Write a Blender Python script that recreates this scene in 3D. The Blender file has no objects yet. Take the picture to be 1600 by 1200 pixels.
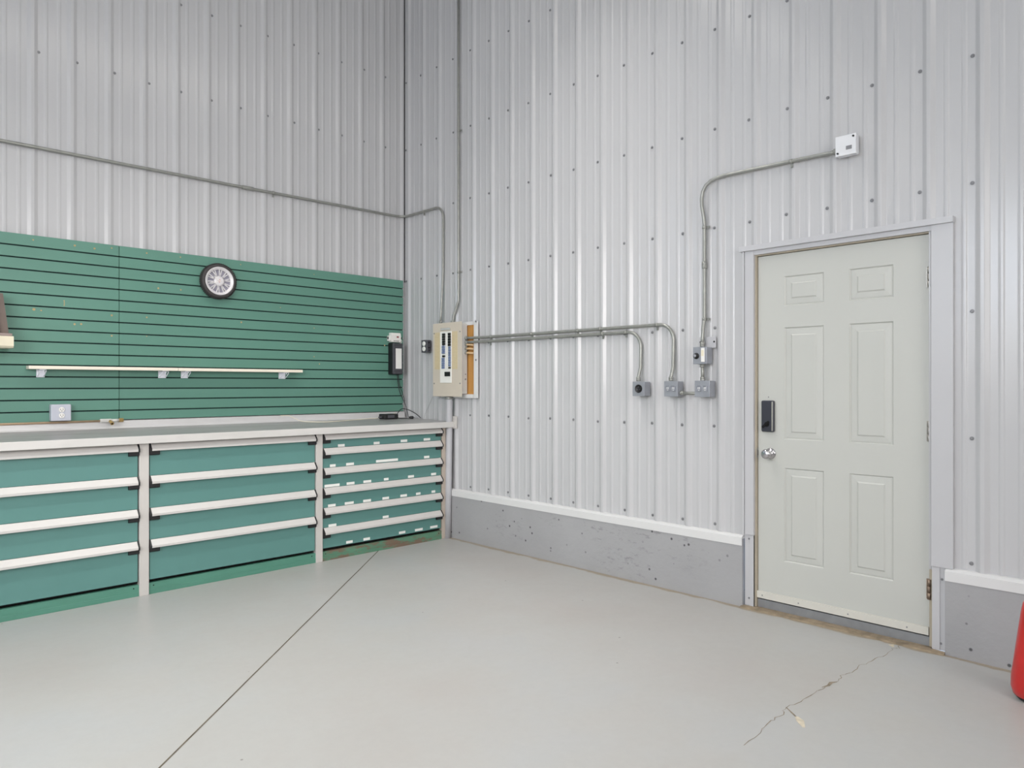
import bpy, bmesh, math, random
from mathutils import Vector, Matrix, Euler

random.seed(7)
scene = bpy.context.scene
COL = scene.collection
PI = math.pi

# ------------------------------------------------------------------ materials
def lin(c):
    c = c / 255.0
    return c / 12.92 if c <= 0.04045 else ((c + 0.055) / 1.055) ** 2.4

def rgb(r, g, b):
    return (lin(r), lin(g), lin(b), 1.0)

def shade(c, f):
    return (min(c[0] * f, 1), min(c[1] * f, 1), min(c[2] * f, 1), 1.0)

class NT:
    """small helper round a node tree"""
    def __init__(self, mat):
        mat.use_nodes = True
        self.t = mat.node_tree
        self.b = self.t.nodes['Principled BSDF']
    def n(self, typ, **kw):
        nd = self.t.nodes.new(typ)
        for k, v in kw.items():
            setattr(nd, k, v)
        return nd
    def l(self, a, b):
        self.t.links.new(a, b)
    def coords(self, scale=(1, 1, 1)):
        tc = self.n('ShaderNodeTexCoord')
        mp = self.n('ShaderNodeMapping')
        mp.inputs['Scale'].default_value = scale
        self.l(tc.outputs['Object'], mp.inputs['Vector'])
        return mp.outputs['Vector']
    def noise(self, scale, detail=3.0, rough=0.5, stretch=(1, 1, 1)):
        v = self.coords(stretch)
        nz = self.n('ShaderNodeTexNoise')
        nz.inputs['Scale'].default_value = scale
        nz.inputs['Detail'].default_value = detail
        nz.inputs['Roughness'].default_value = rough
        self.l(v, nz.inputs['Vector'])
        return nz.outputs['Fac']
    def ramp(self, fac, stops):
        r = self.n('ShaderNodeValToRGB')
        el = r.color_ramp.elements
        while len(el) > 1:
            el.remove(el[-1])
        el[0].position, el[0].color = stops[0]
        for p, c in stops[1:]:
            e = el.new(p)
            e.color = c
        self.l(fac, r.inputs['Fac'])
        return r.outputs['Color']
    def mix(self, fac, a, b):
        m = self.n('ShaderNodeMix', data_type='RGBA')
        for sock, val in ((m.inputs[0], fac), (m.inputs[6], a), (m.inputs[7], b)):
            if hasattr(val, 'is_linked'):
                self.l(val, sock)
            else:
                sock.default_value = val
        return m.outputs[2]
    def bump(self, h, strength, dist=0.01):
        bp = self.n('ShaderNodeBump')
        bp.inputs['Strength'].default_value = strength
        bp.inputs['Distance'].default_value = dist
        self.l(h, bp.inputs['Height'])
        self.l(bp.outputs['Normal'], self.b.inputs['Normal'])

def mat(name, col, rough=0.5, metal=0.0, var=0.06, vscale=6.0, stretch=(1, 1, 1), bump=0.0, bscale=40.0, coat=0.0):
    m = bpy.data.materials.new(name)
    t = NT(m)
    b = t.b
    b.inputs['Roughness'].default_value = rough
    b.inputs['Metallic'].default_value = metal
    if coat:
        b.inputs['Coat Weight'].default_value = coat
        b.inputs['Coat Roughness'].default_value = 0.15
    f = t.noise(vscale, 4, 0.55, stretch)
    t.l(t.ramp(f, [(0.3, shade(col, 1 - var)), (0.7, shade(col, 1 + var))]), b.inputs['Base Color'])
    if bump:
        t.bump(t.noise(bscale, 3), bump, 0.004)
    return m

def glass_mat(name):
    m = bpy.data.materials.new(name)
    m.use_nodes = True
    t = m.node_tree
    b = t.nodes['Principled BSDF']
    tr = t.nodes.new('ShaderNodeBsdfTransparent')
    tr.inputs['Color'].default_value = (0.94, 0.97, 0.97, 1)
    mx = t.nodes.new('ShaderNodeMixShader')
    lw = t.nodes.new('ShaderNodeLayerWeight')
    lw.inputs['Blend'].default_value = 0.15
    b.inputs['Roughness'].default_value = 0.03
    b.inputs['Base Color'].default_value = (0.9, 0.93, 0.95, 1)
    t.links.new(lw.outputs['Fresnel'], mx.inputs[0])
    t.links.new(tr.outputs[0], mx.inputs[1])
    t.links.new(b.outputs[0], mx.inputs[2])
    t.links.new(mx.outputs[0], t.nodes['Material Output'].inputs['Surface'])
    return m

M = {}
# corrugated painted steel liner: glossy white-grey, gently uneven so that reflections break up
def steel_wall(name, axis):
    m = bpy.data.materials.new(name)
    t = NT(m)
    c = rgb(192, 192, 194)
    f = t.noise(1.3, 3, 0.5, (1, 1, 0.25))
    t.l(t.ramp(f, [(0.3, shade(c, 0.965)), (0.7, shade(c, 1.03))]), t.b.inputs['Base Color'])
    t.b.inputs['Roughness'].default_value = 0.22
    t.b.inputs['Specular IOR Level'].default_value = 0.5
    t.bump(t.noise(5.0, 2, 0.5, (1, 1, 0.12)), 0.22, 0.012)
    return m
M['steel_l'] = steel_wall('painted_steel_left', 'x')
M['steel_r'] = steel_wall('painted_steel_right', 'y')
M['white_trim'] = mat('white_trim_steel', rgb(216, 216, 216), 0.3, 0, 0.02, 2)
M['casing'] = mat('door_casing_steel', rgb(190, 190, 193), 0.3, 0, 0.02, 2)
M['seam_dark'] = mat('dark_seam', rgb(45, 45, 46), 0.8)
M['screw'] = mat('screw_head', rgb(134, 134, 137), 0.4, 0.3)
M['ceiling'] = mat('ceiling_steel', rgb(225, 225, 226), 0.6, 0, 0.02, 2)
M['plain_wall'] = mat('far_wall_steel', rgb(218, 218, 220), 0.5, 0, 0.02, 2)
M['door'] = mat('door_paint', rgb(190, 191, 186), 0.42, 0, 0.012, 3)
M['jamb'] = mat('door_jamb_paint', rgb(172, 162, 144), 0.55, 0, 0.12, 14, (1, 1, 0.2))
M['sweep'] = mat('door_sweep_white', rgb(206, 204, 196), 0.5, 0, 0.03)
M['sill'] = mat('aluminium_sill', rgb(146, 148, 151), 0.45, 0.4, 0.1, 12)
M['dusty'] = mat('dusty_wood_sill', rgb(140, 126, 106), 0.9, 0, 0.3, 18, (1, 1, 1), 0.6, 60)
M['nickel'] = mat('brushed_nickel', rgb(196, 194, 196), 0.22, 1.0, 0.04)
M['hinge'] = mat('hinge_steel', rgb(170, 166, 160), 0.35, 0.85, 0.12, 30)
M['hinge_rust'] = mat('hinge_rusty_steel', rgb(142, 124, 108), 0.5, 0.6, 0.3, 40)
M['lock_black'] = mat('smart_lock_charcoal', rgb(60, 62, 70), 0.28, 0.1, 0.05)
M['lock_edge'] = mat('smart_lock_edge', rgb(182, 180, 172), 0.3, 0.7, 0.03)
M['black'] = mat('black_plastic', rgb(26, 26, 28), 0.45, 0, 0.05)
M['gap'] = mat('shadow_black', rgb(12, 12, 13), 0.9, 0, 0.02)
M['teal'] = mat('teal_drawer_paint', rgb(92, 138, 133), 0.4, 0, 0.035, 2.2)
M['teal_dark'] = mat('teal_carcass_paint', rgb(60, 120, 108), 0.5, 0, 0.06, 4)
M['kick'] = mat('green_kick_paint', rgb(82, 136, 118), 0.5, 0, 0.06, 5, (1, 1, 6))
M['handle'] = mat('aluminium_handle', rgb(205, 202, 199), 0.4, 0.05, 0.03, 3, (0.3, 1, 1))
M['post'] = mat('grey_post_paint', rgb(202, 198, 194), 0.45, 0.05, 0.03, 5)
M['post_tan'] = mat('tan_end_post', rgb(190, 178, 166), 0.5, 0.1, 0.06, 9)
M['paper'] = mat('paper_label', rgb(236, 236, 232), 0.6, 0, 0.02)
M['edge_steel'] = mat('counter_edge_steel', rgb(212, 210, 207), 0.3, 0.1, 0.05, 5, (0.5, 3, 3))
M['splash'] = mat('backsplash_steel', rgb(206, 205, 205), 0.3, 0.15, 0.06, 5, (0.6, 3, 3))
M['cream'] = mat('cream_plastic', rgb(226, 218, 194), 0.5, 0, 0.03)
M['shelf_cream'] = mat('cream_shelf', rgb(240, 232, 216), 0.5, 0, 0.02)
M['taupe'] = mat('taupe_shell', rgb(152, 138, 132), 0.7, 0, 0.05, 8)
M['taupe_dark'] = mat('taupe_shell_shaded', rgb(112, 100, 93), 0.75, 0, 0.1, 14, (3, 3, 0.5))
M['grey_box'] = mat('grey_steel_box', rgb(158, 161, 168), 0.38, 0.35, 0.05, 20)
M['light_box'] = mat('pale_grey_box', rgb(190, 193, 204), 0.4, 0.1, 0.03, 12)
M['galv'] = mat('galvanised_steel', rgb(154, 155, 150), 0.36, 0.45, 0.08, 25)
M['galv_light'] = mat('light_grey_pipe', rgb(184, 184, 188), 0.5, 0.05, 0.04, 8)
M['bright_box'] = mat('bright_zinc_box', rgb(226, 227, 230), 0.3, 0.15, 0.03, 12)
M['panel'] = mat('panel_beige_paint', rgb(205, 195, 181), 0.45, 0, 0.02)
M['panel_white'] = mat('panel_white_paint', rgb(236, 235, 230), 0.45, 0, 0.02)
M['panel_side'] = mat('panel_grey_side', rgb(194, 194, 192), 0.45, 0.05, 0.03)
M['directory'] = mat('cream_directory_card', rgb(206, 190, 156), 0.6, 0, 0.05, 30, (1, 1, 6))
M['breaker_blue'] = mat('blue_breaker', rgb(112, 126, 158), 0.4, 0, 0.12, 40)
M['plywood'] = mat('orange_plywood', rgb(184, 134, 70), 0.65, 0, 0.12, 12, (4, 4, 0.4))
M['stub'] = mat('tan_cable_sheath', rgb(204, 174, 134), 0.5, 0, 0.08, 20)
M['charger'] = mat('charcoal_housing', rgb(82, 82, 88), 0.4, 0.1, 0.05)
M['charger_side'] = mat('charger_black_side', rgb(18, 20, 24), 0.5, 0, 0.04)
M['white_plastic'] = mat('white_plastic', rgb(232, 230, 226), 0.4, 0, 0.02)
M['red_led'] = mat('red_display', rgb(140, 60, 66), 0.4, 0, 0.05)
M['cable_black'] = mat('black_cable', rgb(36, 36, 38), 0.5, 0, 0.05)
M['cable_white'] = mat('cream_cable', rgb(226, 220, 202), 0.5, 0, 0.03)
M['copper'] = mat('copper_line', rgb(190, 164, 136), 0.4, 0.45, 0.1, 20)
M['brass'] = mat('brass_fitting', rgb(190, 160, 104), 0.32, 0.7, 0.12, 40)
M['tyre'] = mat('tyre_rubber', rgb(60, 57, 57), 0.6, 0, 0.1, 40)
M['rim'] = mat('silver_rim', rgb(222, 219, 221), 0.3, 0.2, 0.03)
M['clock_face'] = mat('clock_face_lilac', rgb(152, 150, 164), 0.4, 0.1, 0.05)
M['red_dot'] = mat('red_pink_centre', rgb(206, 150, 156), 0.4, 0, 0.05)
M['acrylic'] = mat('acrylic_bracket', rgb(238, 239, 248), 0.15, 0, 0.04, 30)
M['red'] = mat('red_enamel', rgb(200, 36, 34), 0.3, 0, 0.12, 9, coat=0.3)
M['glass'] = glass_mat('window_glass')
def glow_mat(name, col, strength):
    m = bpy.data.materials.new(name); m.use_nodes = True
    b = m.node_tree.nodes['Principled BSDF']
    b.inputs['Base Color'].default_value = (.9, .9, .9, 1)
    b.inputs['Emission Color'].default_value = col; b.inputs['Emission Strength'].default_value = strength
    return m
M['tube'] = glow_mat('fluorescent_tube', (1, .96, .88, 1), 10)
M['lamp_body'] = mat('lamp_white', rgb(235, 235, 235), 0.5)

# slatwall: green laminate, fixing holes of raw board scattered on it
def slat_material():
    m = bpy.data.materials.new('green_slat_laminate')
    t = NT(m)
    c = rgb(93, 139, 124)
    f = t.noise(1.6, 3, 0.5, (0.4, 1, 1))
    t.l(t.ramp(f, [(0.3, shade(c, 0.93)), (0.7, shade(c, 1.07))]), t.b.inputs['Base Color'])
    t.b.inputs['Roughness'].default_value = 0.42
    return m
M['slat'] = slat_material()
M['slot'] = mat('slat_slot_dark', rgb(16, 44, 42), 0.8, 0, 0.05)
M['bare'] = mat('bare_board_hole', rgb(176, 158, 116), 0.8, 0, 0.1)

def kick_rust():
    m = bpy.data.materials.new('green_kick_rusted')
    t = NT(m)
    c = rgb(88, 132, 108)
    a = t.ramp(t.noise(5, 4, 0.55, (1, 1, 5)), [(0.3, shade(c, 0.92)), (0.7, shade(c, 1.08))])
    r = t.ramp(t.noise(7, 6, 0.65, (1, 1, 3)), [(0.47, (0, 0, 0, 1)), (0.57, (1, 1, 1, 1))])
    t.l(t.mix(r, a, rgb(116, 98, 82)), t.b.inputs['Base Color'])
    t.b.inputs['Roughness'].default_value = 0.6
    return m
M['kick_rust'] = kick_rust()

def counter_top():
    m = bpy.data.materials.new('brushed_steel_top')
    t = NT(m)
    c = rgb(174, 172, 172)
    a = t.ramp(t.noise(3.2, 5, 0.6, (0.5, 2.2, 1)), [(0.3, shade(c, 0.80)), (0.72, shade(c, 1.08))])
    t.l(a, t.b.inputs['Base Color'])
    t.b.inputs['Metallic'].default_value = 0.12
    r = t.ramp(t.noise(6, 4, 0.6, (0.5, 2, 1)), [(0.3, (0.28, 0.28, 0.28, 1)), (0.7, (0.46, 0.46, 0.46, 1))])
    t.l(r, t.b.inputs['Roughness'])
    return m
M['counter'] = counter_top()

def floor_material():
    m = bpy.data.materials.new('painted_concrete_floor')
    t = NT(m)
    c = rgb(178, 177, 174)
    base = t.ramp(t.noise(0.75, 5, 0.6), [(0.3, rgb(176, 172, 168)), (0.5, c), (0.72, rgb(177, 179, 180))])
    fine = t.ramp(t.noise(22, 5, 0.7), [(0.25, (0.90, 0.90, 0.90, 1)), (0.6, (1, 1, 1, 1))])
    mul = t.n('ShaderNodeMix', data_type='RGBA', blend_type='MULTIPLY')
    mul.inputs[0].default_value = 0.35
    t.l(base, mul.inputs[6]); t.l(fine, mul.inputs[7])
    # little dark flecks
    vor = t.n('ShaderNodeTexVoronoi'); vor.inputs['Scale'].default_value = 3.2
    t.l(t.coords((1, 1, 1)), vor.inputs['Vector'])
    fl = t.ramp(vor.outputs['Distance'], [(0.010, (1, 1, 1, 1)), (0.022, (0, 0, 0, 1))])
    flecks = t.mix(fl, mul.outputs[2], rgb(120, 116, 110))
    # dirt gathered along the foot of the concrete curb (object X close to the right wall)
    tc = t.n('ShaderNodeTexCoord'); sx = t.n('ShaderNodeSeparateXYZ')
    t.l(tc.outputs['Object'], sx.inputs[0])
    nz = t.noise(4.5, 4, 0.6)
    ad = t.n('ShaderNodeMath', operation='MULTIPLY_ADD')
    t.l(nz, ad.inputs[0]); ad.inputs[1].default_value = 0.10
    t.l(sx.outputs['X'], ad.inputs[2])
    a2 = t.n('ShaderNodeMath', operation='ADD'); t.l(ad.outputs[0], a2.inputs[0]); a2.inputs[1].default_value = 0.024
    dirt = t.ramp(a2.outputs[0], [(0.0, (0, 0, 0, 1)), (0.010, (0.85, 0.85, 0.85, 1))])
    t.l(t.mix(dirt, flecks, rgb(152, 138, 116)), t.b.inputs['Base Color'])
    r = t.ramp(t.noise(1.1, 4, 0.6), [(0.3, (0.30, 0.30, 0.30, 1)), (0.7, (0.48, 0.48, 0.48, 1))])
    t.l(r, t.b.inputs['Roughness'])
    t.bump(t.noise(9, 4, 0.6), 0.05, 0.01)
    return m
M['floor'] = floor_material()
M['joint'] = mat('floor_joint_dark', rgb(96, 88, 74), 0.9, 0, 0.25, 14)
M['crack'] = mat('floor_crack_brown', rgb(140, 129, 112), 0.9, 0, 0.3, 30)
M['patch'] = mat('floor_crack_pale', rgb(206, 196, 176), 0.9, 0, 0.15, 30)

def curb_material():
    m = bpy.data.materials.new('grey_painted_concrete')
    t = NT(m)
    c = rgb(162, 162, 164)
    base = t.ramp(t.noise(1.6, 5, 0.6), [(0.3, shade(c, 0.93)), (0.7, shade(c, 1.06))])
    vor = t.n('ShaderNodeTexVoronoi'); vor.inputs['Scale'].default_value = 13.0
    t.l(t.coords((1, 1, 1)), vor.inputs['Vector'])
    pits = t.ramp(vor.outputs['Distance'], [(0.07, (1, 1, 1, 1)), (0.13, (0, 0, 0, 1))])
    gate = t.ramp(t.noise(2.3, 2), [(0.42, (0, 0, 0, 1)), (0.50, (1, 1, 1, 1))])
    mm = t.n('ShaderNodeMath', operation='MULTIPLY')
    t.l(pits, mm.inputs[0]); t.l(gate, mm.inputs[1])
    c1 = t.mix(mm.outputs[0], base, rgb(78, 78, 80))
    scuff = t.ramp(t.noise(14, 6, 0.7, (1, 1, 2.5)), [(0.55, (0, 0, 0, 1)), (0.66, (0.7, 0.7, 0.7, 1))])
    gate2 = t.ramp(t.noise(1.3, 1), [(0.50, (0, 0, 0, 1)), (0.62, (1, 1, 1, 1))])
    m2 = t.n('ShaderNodeMath', operation='MULTIPLY')
    t.l(scuff, m2.inputs[0]); t.l(gate2, m2.inputs[1])
    t.l(t.mix(m2.outputs[0], c1, rgb(128, 128, 130)), t.b.inputs['Base Color'])
    t.b.inputs['Roughness'].default_value = 0.6
    t.bump(t.noise(30, 4, 0.6), 0.25, 0.006)
    return m
M['curb'] = curb_material()

# ------------------------------------------------------------------ mesh building
class MB:
    """collects shapes given in world coordinates, then links them as ONE mesh object"""
    def __init__(self):
        self.bm = bmesh.new()
        self.mi = 0
    def slot(self, i):
        self.mi = i
        return self
    def _tag(self, faces):
        for f in faces:
            f.material_index = self.mi
    def face(self, pts, smooth=False):
        vs = [self.bm.verts.new(p) for p in pts]
        f = self.bm.faces.new(vs)
        f.material_index = self.mi
        f.smooth = smooth
        return f
    def box(self, x0, x1, y0, y1, z0, z1, bev=0.0, seg=2):
        x0, x1 = min(x0, x1), max(x0, x1); y0, y1 = min(y0, y1), max(y0, y1); z0, z1 = min(z0, z1), max(z0, z1)
        r = bmesh.ops.create_cube(self.bm, size=1)
        vs = r['verts']
        bmesh.ops.scale(self.bm, vec=(x1 - x0, y1 - y0, z1 - z0), verts=vs)
        bmesh.ops.translate(self.bm, vec=((x0 + x1) / 2, (y0 + y1) / 2, (z0 + z1) / 2), verts=vs)
        fs = list({f for v in vs for f in v.link_faces})
        self._tag(fs)
        if bev > 0:
            es = list({e for v in vs for e in v.link_edges})
            rr = bmesh.ops.bevel(self.bm, geom=es, offset=bev, segments=seg, affect='EDGES', profile=0.5)
            self._tag(rr['faces'])
        return self
    def prism(self, poly, axis, a, b):
        """poly: 2D points; axis 'x': poly=(y,z); 'y': poly=(x,z); 'z': poly=(x,y)"""
        def P(u, v, w):
            return (w, u, v) if axis == 'x' else (u, w, v) if axis == 'y' else (u, v, w)
        A = [self.bm.verts.new(P(u, v, a)) for u, v in poly]
        B = [self.bm.verts.new(P(u, v, b)) for u, v in poly]
        n = len(poly); fs = []
        for i in range(n):
            fs.append(self.bm.faces.new((A[i], A[(i + 1) % n], B[(i + 1) % n], B[i])))
        fs.append(self.bm.faces.new(A[::-1])); fs.append(self.bm.faces.new(B))
        self._tag(fs)
        return self
    def lathe(self, prof, origin, axis, n=24, cap=True, smooth=True):
        """prof: (radius, along) pairs; axis: unit direction"""
        ax = Vector(axis).normalized()
        u = ax.orthogonal().normalized(); w = ax.cross(u)
        o = Vector(origin); rings = []
        for r, h in prof:
            rings.append([self.bm.verts.new(o + ax * h + (u * math.cos(2 * PI * k / n) + w * math.sin(2 * PI * k / n)) * r) for k in range(n)])
        for a, b in zip(rings[:-1], rings[1:]):
            for k in range(n):
                f = self.bm.faces.new((a[k], a[(k + 1) % n], b[(k + 1) % n], b[k]))
                f.smooth = smooth; f.material_index = self.mi
        if cap:
            self._tag([self.bm.faces.new(rings[0][::-1]), self.bm.faces.new(rings[-1])])
        return self
    def cyl(self, p0, p1, r, n=16, smooth=True):
        p0 = Vector(p0); p1 = Vector(p1)
        d = p1 - p0
        return self.lathe([(r, 0), (r, d.length)], p0, d, n, True, smooth)
    def tube(self, pts, r, n=10):
        pts = [Vector(p) for p in pts]
        rings = []; u = None
        for i, p in enumerate(pts):
            d = (pts[min(i + 1, len(pts) - 1)] - pts[max(i - 1, 0)]).normalized()
            if u is None:
                u = d.orthogonal().normalized()
            u = (u - d * u.dot(d)).normalized()
            w = d.cross(u)
            rings.append([self.bm.verts.new(p + (u * math.cos(2 * PI * k / n) + w * math.sin(2 * PI * k / n)) * r) for k in range(n)])
        for a, b in zip(rings[:-1], rings[1:]):
            for k in range(n):
                f = self.bm.faces.new((a[k], a[(k + 1) % n], b[(k + 1) % n], b[k]))
                f.smooth = True; f.material_index = self.mi
        self._tag([self.bm.faces.new(rings[0][::-1]), self.bm.faces.new(rings[-1])])
        return self
    def build(self, name, mats, parent=None, origin=None):
        """origin: world position of the object's own origin (a top-level mesh); a child sits at its parent's"""
        o = Vector(origin) if origin is not None else (wloc(parent) if parent else Vector((0, 0, 0)))
        bmesh.ops.recalc_face_normals(self.bm, faces=self.bm.faces[:])
        for v in self.bm.verts:
            v.co -= o
        me = bpy.data.meshes.new(name)
        self.bm.to_mesh(me); self.bm.free()
        for m in (mats if isinstance(mats, (list, tuple)) else [mats]):
            me.materials.append(M[m])
        ob = bpy.data.objects.new(name, me)
        COL.objects.link(ob)
        if parent:
            ob.parent = parent
            ob.location = o - wloc(parent)
        else:
            ob.location = o
        return ob

def wloc(o):
    v = Vector((0, 0, 0))
    while o:
        v += Vector(o.location); o = o.parent
    return v

def tag(o, label=None, cat=None, group=None, kind=None):
    if label: o['label'] = label
    if cat: o['category'] = cat
    if group: o['group'] = group
    if kind: o['kind'] = kind
    return o

def thing(name, label, cat, loc, group=None):
    o = bpy.data.objects.new(name, None)
    o.empty_display_size = 0.1
    COL.objects.link(o)
    o.location = loc
    return tag(o, label, cat, group)

def struct(o, label, cat):
    return tag(o, label, cat, None, 'structure')

def arc(c, r, a0, a1, ax0, ax1, n=8):
    c = Vector(c); u = Vector(ax0); w = Vector(ax1)
    return [c + (u * math.cos(a0 + (a1 - a0) * k / n) + w * math.sin(a0 + (a1 - a0) * k / n)) * r for k in range(n + 1)]

def spline(pts, n=8):
    """Catmull-Rom through the points"""
    P = [Vector(p) for p in pts]
    P = [P[0] * 2 - P[1]] + P + [P[-1] * 2 - P[-2]]
    out = []
    for i in range(1, len(P) - 2):
        for k in range(n):
            t = k / n
            a, b, c, d = P[i - 1], P[i], P[i + 1], P[i + 2]
            out.append(0.5 * ((2 * b) + (c - a) * t + (2 * a - 5 * b + 4 * c - d) * t * t + (3 * b - a - 3 * c + d) * t ** 3))
    out.append(P[-2])
    return out

# ------------------------------------------------------------------ room shell
CEIL = 5.0
XW, YW = -9.2, -11.0           # far ends of the room behind and beside the camera
RIB = 0.0132

def rib_profile(a, b, first, period, h=RIB):
    """list of (s, depth) along a wall from a to b (a<b); ribs centred on first+k*period, two low ribs between"""
    raw = []
    k = math.floor((a - first) / period) - 1
    while True:
        c = first + k * period
        if c - 0.03 > b: break
        raw += [(c - .030, 0), (c - .0085, h), (c + .0085, h), (c + .030, 0)]
        for q in (1, 2):
            m = c + period * q / 3
            raw += [(m - .013, 0), (m - .006, .0026), (m + .006, .0026), (m + .013, 0)]
        k += 1
    out = []
    for i in range(1, len(raw) - 1):     # round every bend a little
        p0, p, p1 = raw[i - 1], raw[i], raw[i + 1]
        r = 0.0032
        def tow(q):
            d = math.hypot(q[0] - p[0], q[1] - p[1])
            f = min(r / d, 0.45)
            return (p[0] + (q[0] - p[0]) * f, p[1] + (q[1] - p[1]) * f)
        s, e = tow(p0), tow(p1)
        for t in (0, .33, .67, 1):
            out.append(((1 - t) ** 2 * s[0] + 2 * t * (1 - t) * p[0] + t * t * e[0], (1 - t) ** 2 * s[1] + 2 * t * (1 - t) * p[1] + t * t * e[1]))
    def interp(x):
        for u, v in zip(out[:-1], out[1:]):
            if u[0] <= x <= v[0]:
                f = (x - u[0]) / max(v[0] - u[0], 1e-9)
                return u[1] + (v[1] - u[1]) * f
        return 0
    res = [(a, interp(a))] + [q for q in out if a < q[0] < b] + [(b, interp(b))]
    return res

def corrugated(mb, axis, parts, first, period, h=RIB):
    for a, b, z0, z1 in parts:
        pr = rib_profile(a, b, first, period, h)
        def P(s, d, z):
            return (s, -d, z) if axis == 'x' else (-d, s, z)
        lo = [mb.bm.verts.new(P(s, d, z0)) for s, d in pr]
        hi = [mb.bm.verts.new(P(s, d, z1)) for s, d in pr]
        for i in range(len(pr) - 1):
            q = (lo[i], lo[i + 1], hi[i + 1], hi[i])
            if axis == 'y':
                q = q[::-1]
            f = mb.bm.faces.new(q)
            f.material_index = mb.mi

PER_R, SCR_R = 0.2286, -0.2644          # right wall: screw line spacing and first screw
PER_L, SCR_L = 0.2255, -0.2070
DOOR_Y0, DOOR_Y1, DOOR_Z = -3.492, -4.424, 2.078
WIN = (-5.25, -4.25, 2.65, 4.05)
WIN2 = (-4.2, -2.2, 2.3, 3.9)           # in the wall opposite the door (y range, z range)

mb = MB()
corrugated(mb, 'y', [(DOOR_Y0, 0, 0.40, CEIL), (DOOR_Y1, DOOR_Y0, 2.10, CEIL), (YW, DOOR_Y1, 0.40, CEIL)], SCR_R - 0.043, PER_R)
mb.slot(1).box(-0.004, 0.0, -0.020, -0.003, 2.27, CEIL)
wall_right = mb.build('wall_right', ['steel_r', 'seam_dark'])
struct(wall_right, 'white ribbed steel liner wall on the right with the door in it', 'wall')
mb = MB()
corrugated(mb, 'x', [(WIN[1], 0, 0, CEIL), (WIN[0], WIN[1], 0, WIN[2]), (WIN[0], WIN[1], WIN[3], CEIL), (XW, WIN[0], 0, CEIL)], SCR_L - 0.033, PER_L, 0.0105)
wall_left = mb.build('wall_left', ['steel_l'])
struct(wall_left, 'white ribbed steel liner wall on the left behind the workbench', 'wall')
def flat_wall(name, faces, label):
    m_ = MB()
    for f in faces: m_.face(f)
    return struct(m_.build(name, 'plain_wall'), label, 'wall')
flat_wall('wall_back', [[(XW, YW, 0), (0, YW, 0), (0, YW, CEIL), (XW, YW, CEIL)]], 'plain white wall behind the camera')
a, b, c, d = WIN2
flat_wall('wall_far_side', [[(XW, YW, 0), (XW, a, 0), (XW, a, CEIL), (XW, YW, CEIL)], [(XW, b, 0), (XW, 0, 0), (XW, 0, CEIL), (XW, b, CEIL)],
                            [(XW, a, 0), (XW, b, 0), (XW, b, c), (XW, a, c)], [(XW, a, d), (XW, b, d), (XW, b, CEIL), (XW, a, CEIL)]],
          'plain white wall far to the left, out of the picture')
m_ = MB(); m_.face([(XW, YW, CEIL), (0, YW, CEIL), (0, 0, CEIL), (XW, 0, CEIL)])
struct(m_.build('ceiling', 'ceiling'), 'white ceiling high above the workshop', 'ceiling')

# windows out of the frame, whose daylight glances off the ribs
def window(name, axis, w, at, label):
    a, b, z0, z1 = w
    f = MB(); g = MB(); t = 0.05
    def bx(m, s0, s1, q0, q1):
        if axis == 'x': m.box(s0, s1, at - 0.03, at + 0.06, q0, q1)
        else: m.box(at - 0.06, at + 0.03, s0, s1, q0, q1)
    bx(f, a - t, b + t, z0 - t, z0); bx(f, a - t, b + t, z1, z1 + t); bx(f, a - t, a, z0, z1); bx(f, b, b + t, z0, z1)
    bx(f, (a + b) / 2 - .02, (a + b) / 2 + .02, z0, z1)
    fr = struct(f.build(name, 'white_trim'), label, 'window')
    if axis == 'x': g.box(a, b, at + .01, at + .014, z0, z1)
    else: g.box(at - .014, at - .01, a, b, z0, z1)
    g.build('pane', 'glass', fr)
window('window_1', 'x', WIN, 0.0, 'high white window to the left of the workbench wall')
window('window_2', 'y', WIN2, XW, 'high white window in the far side wall')

# floor with its saw-cut joint and the crack before the door
def ribbon(mb, pts, w, z):
    P = [Vector((p[0], p[1], z)) for p in pts]
    L, R = [], []
    for i, p in enumerate(P):
        d = (P[min(i + 1, len(P) - 1)] - P[max(i - 1, 0)]).normalized()
        n = Vector((-d.y, d.x, 0))
        ww = w[i] if isinstance(w, list) else w
        L.append(mb.bm.verts.new(p + n * ww / 2)); R.append(mb.bm.verts.new(p - n * ww / 2))
    for i in range(len(P) - 1):
        f = mb.bm.faces.new((L[i], R[i], R[i + 1], L[i + 1])); f.material_index = mb.mi
mb = MB()
mb.face([(XW, YW, 0), (0.12, YW, 0), (0.12, 0, 0), (XW, 0, 0)])
mb.slot(1)
J0, J1 = Vector((-0.735, -0.693)), Vector((-6.2, -5.804))
ribbon(mb, [J0 + (J1 - J0) * k / 24 + Vector((random.uniform(-.0015, .0015), 0)) for k in range(25)], 0.0075, 0.0006)
mb.slot(2)
base = [(-0.054, -4.295), (-0.090, -4.312), (-0.125, -4.294), (-0.196, -4.303), (-0.30, -4.288), (-0.40, -4.280), (-0.47, -4.262), (-0.575, -4.263), (-0.65, -4.246), (-0.70, -4.262), (-0.774, -4.248), (-0.86, -4.252), (-0.93, -4.236), (-1.039, -4.232), (-1.139, -4.218), (-1.21, -4.236), (-1.30, -4.230), (-1.42, -4.246), (-1.6, -4.25)]
pts = []
for (p, q) in zip(base[:-1], base[1:]):
    for k in range(4):
        t = k / 4
        pts.append((p[0] + (q[0] - p[0]) * t + random.uniform(-.007, .007), p[1] + (q[1] - p[1]) * t + random.uniform(-.007, .007)))
ribbon(mb, pts, [random.uniform(.0014, .0042) for _ in pts], 0.0006)
ribbon(mb, [(-0.735, -4.262), (-0.762, -4.247), (-0.80, -4.252), (-0.842, -4.24)], [.006, .016, .013, .004], 0.0008)
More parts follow.
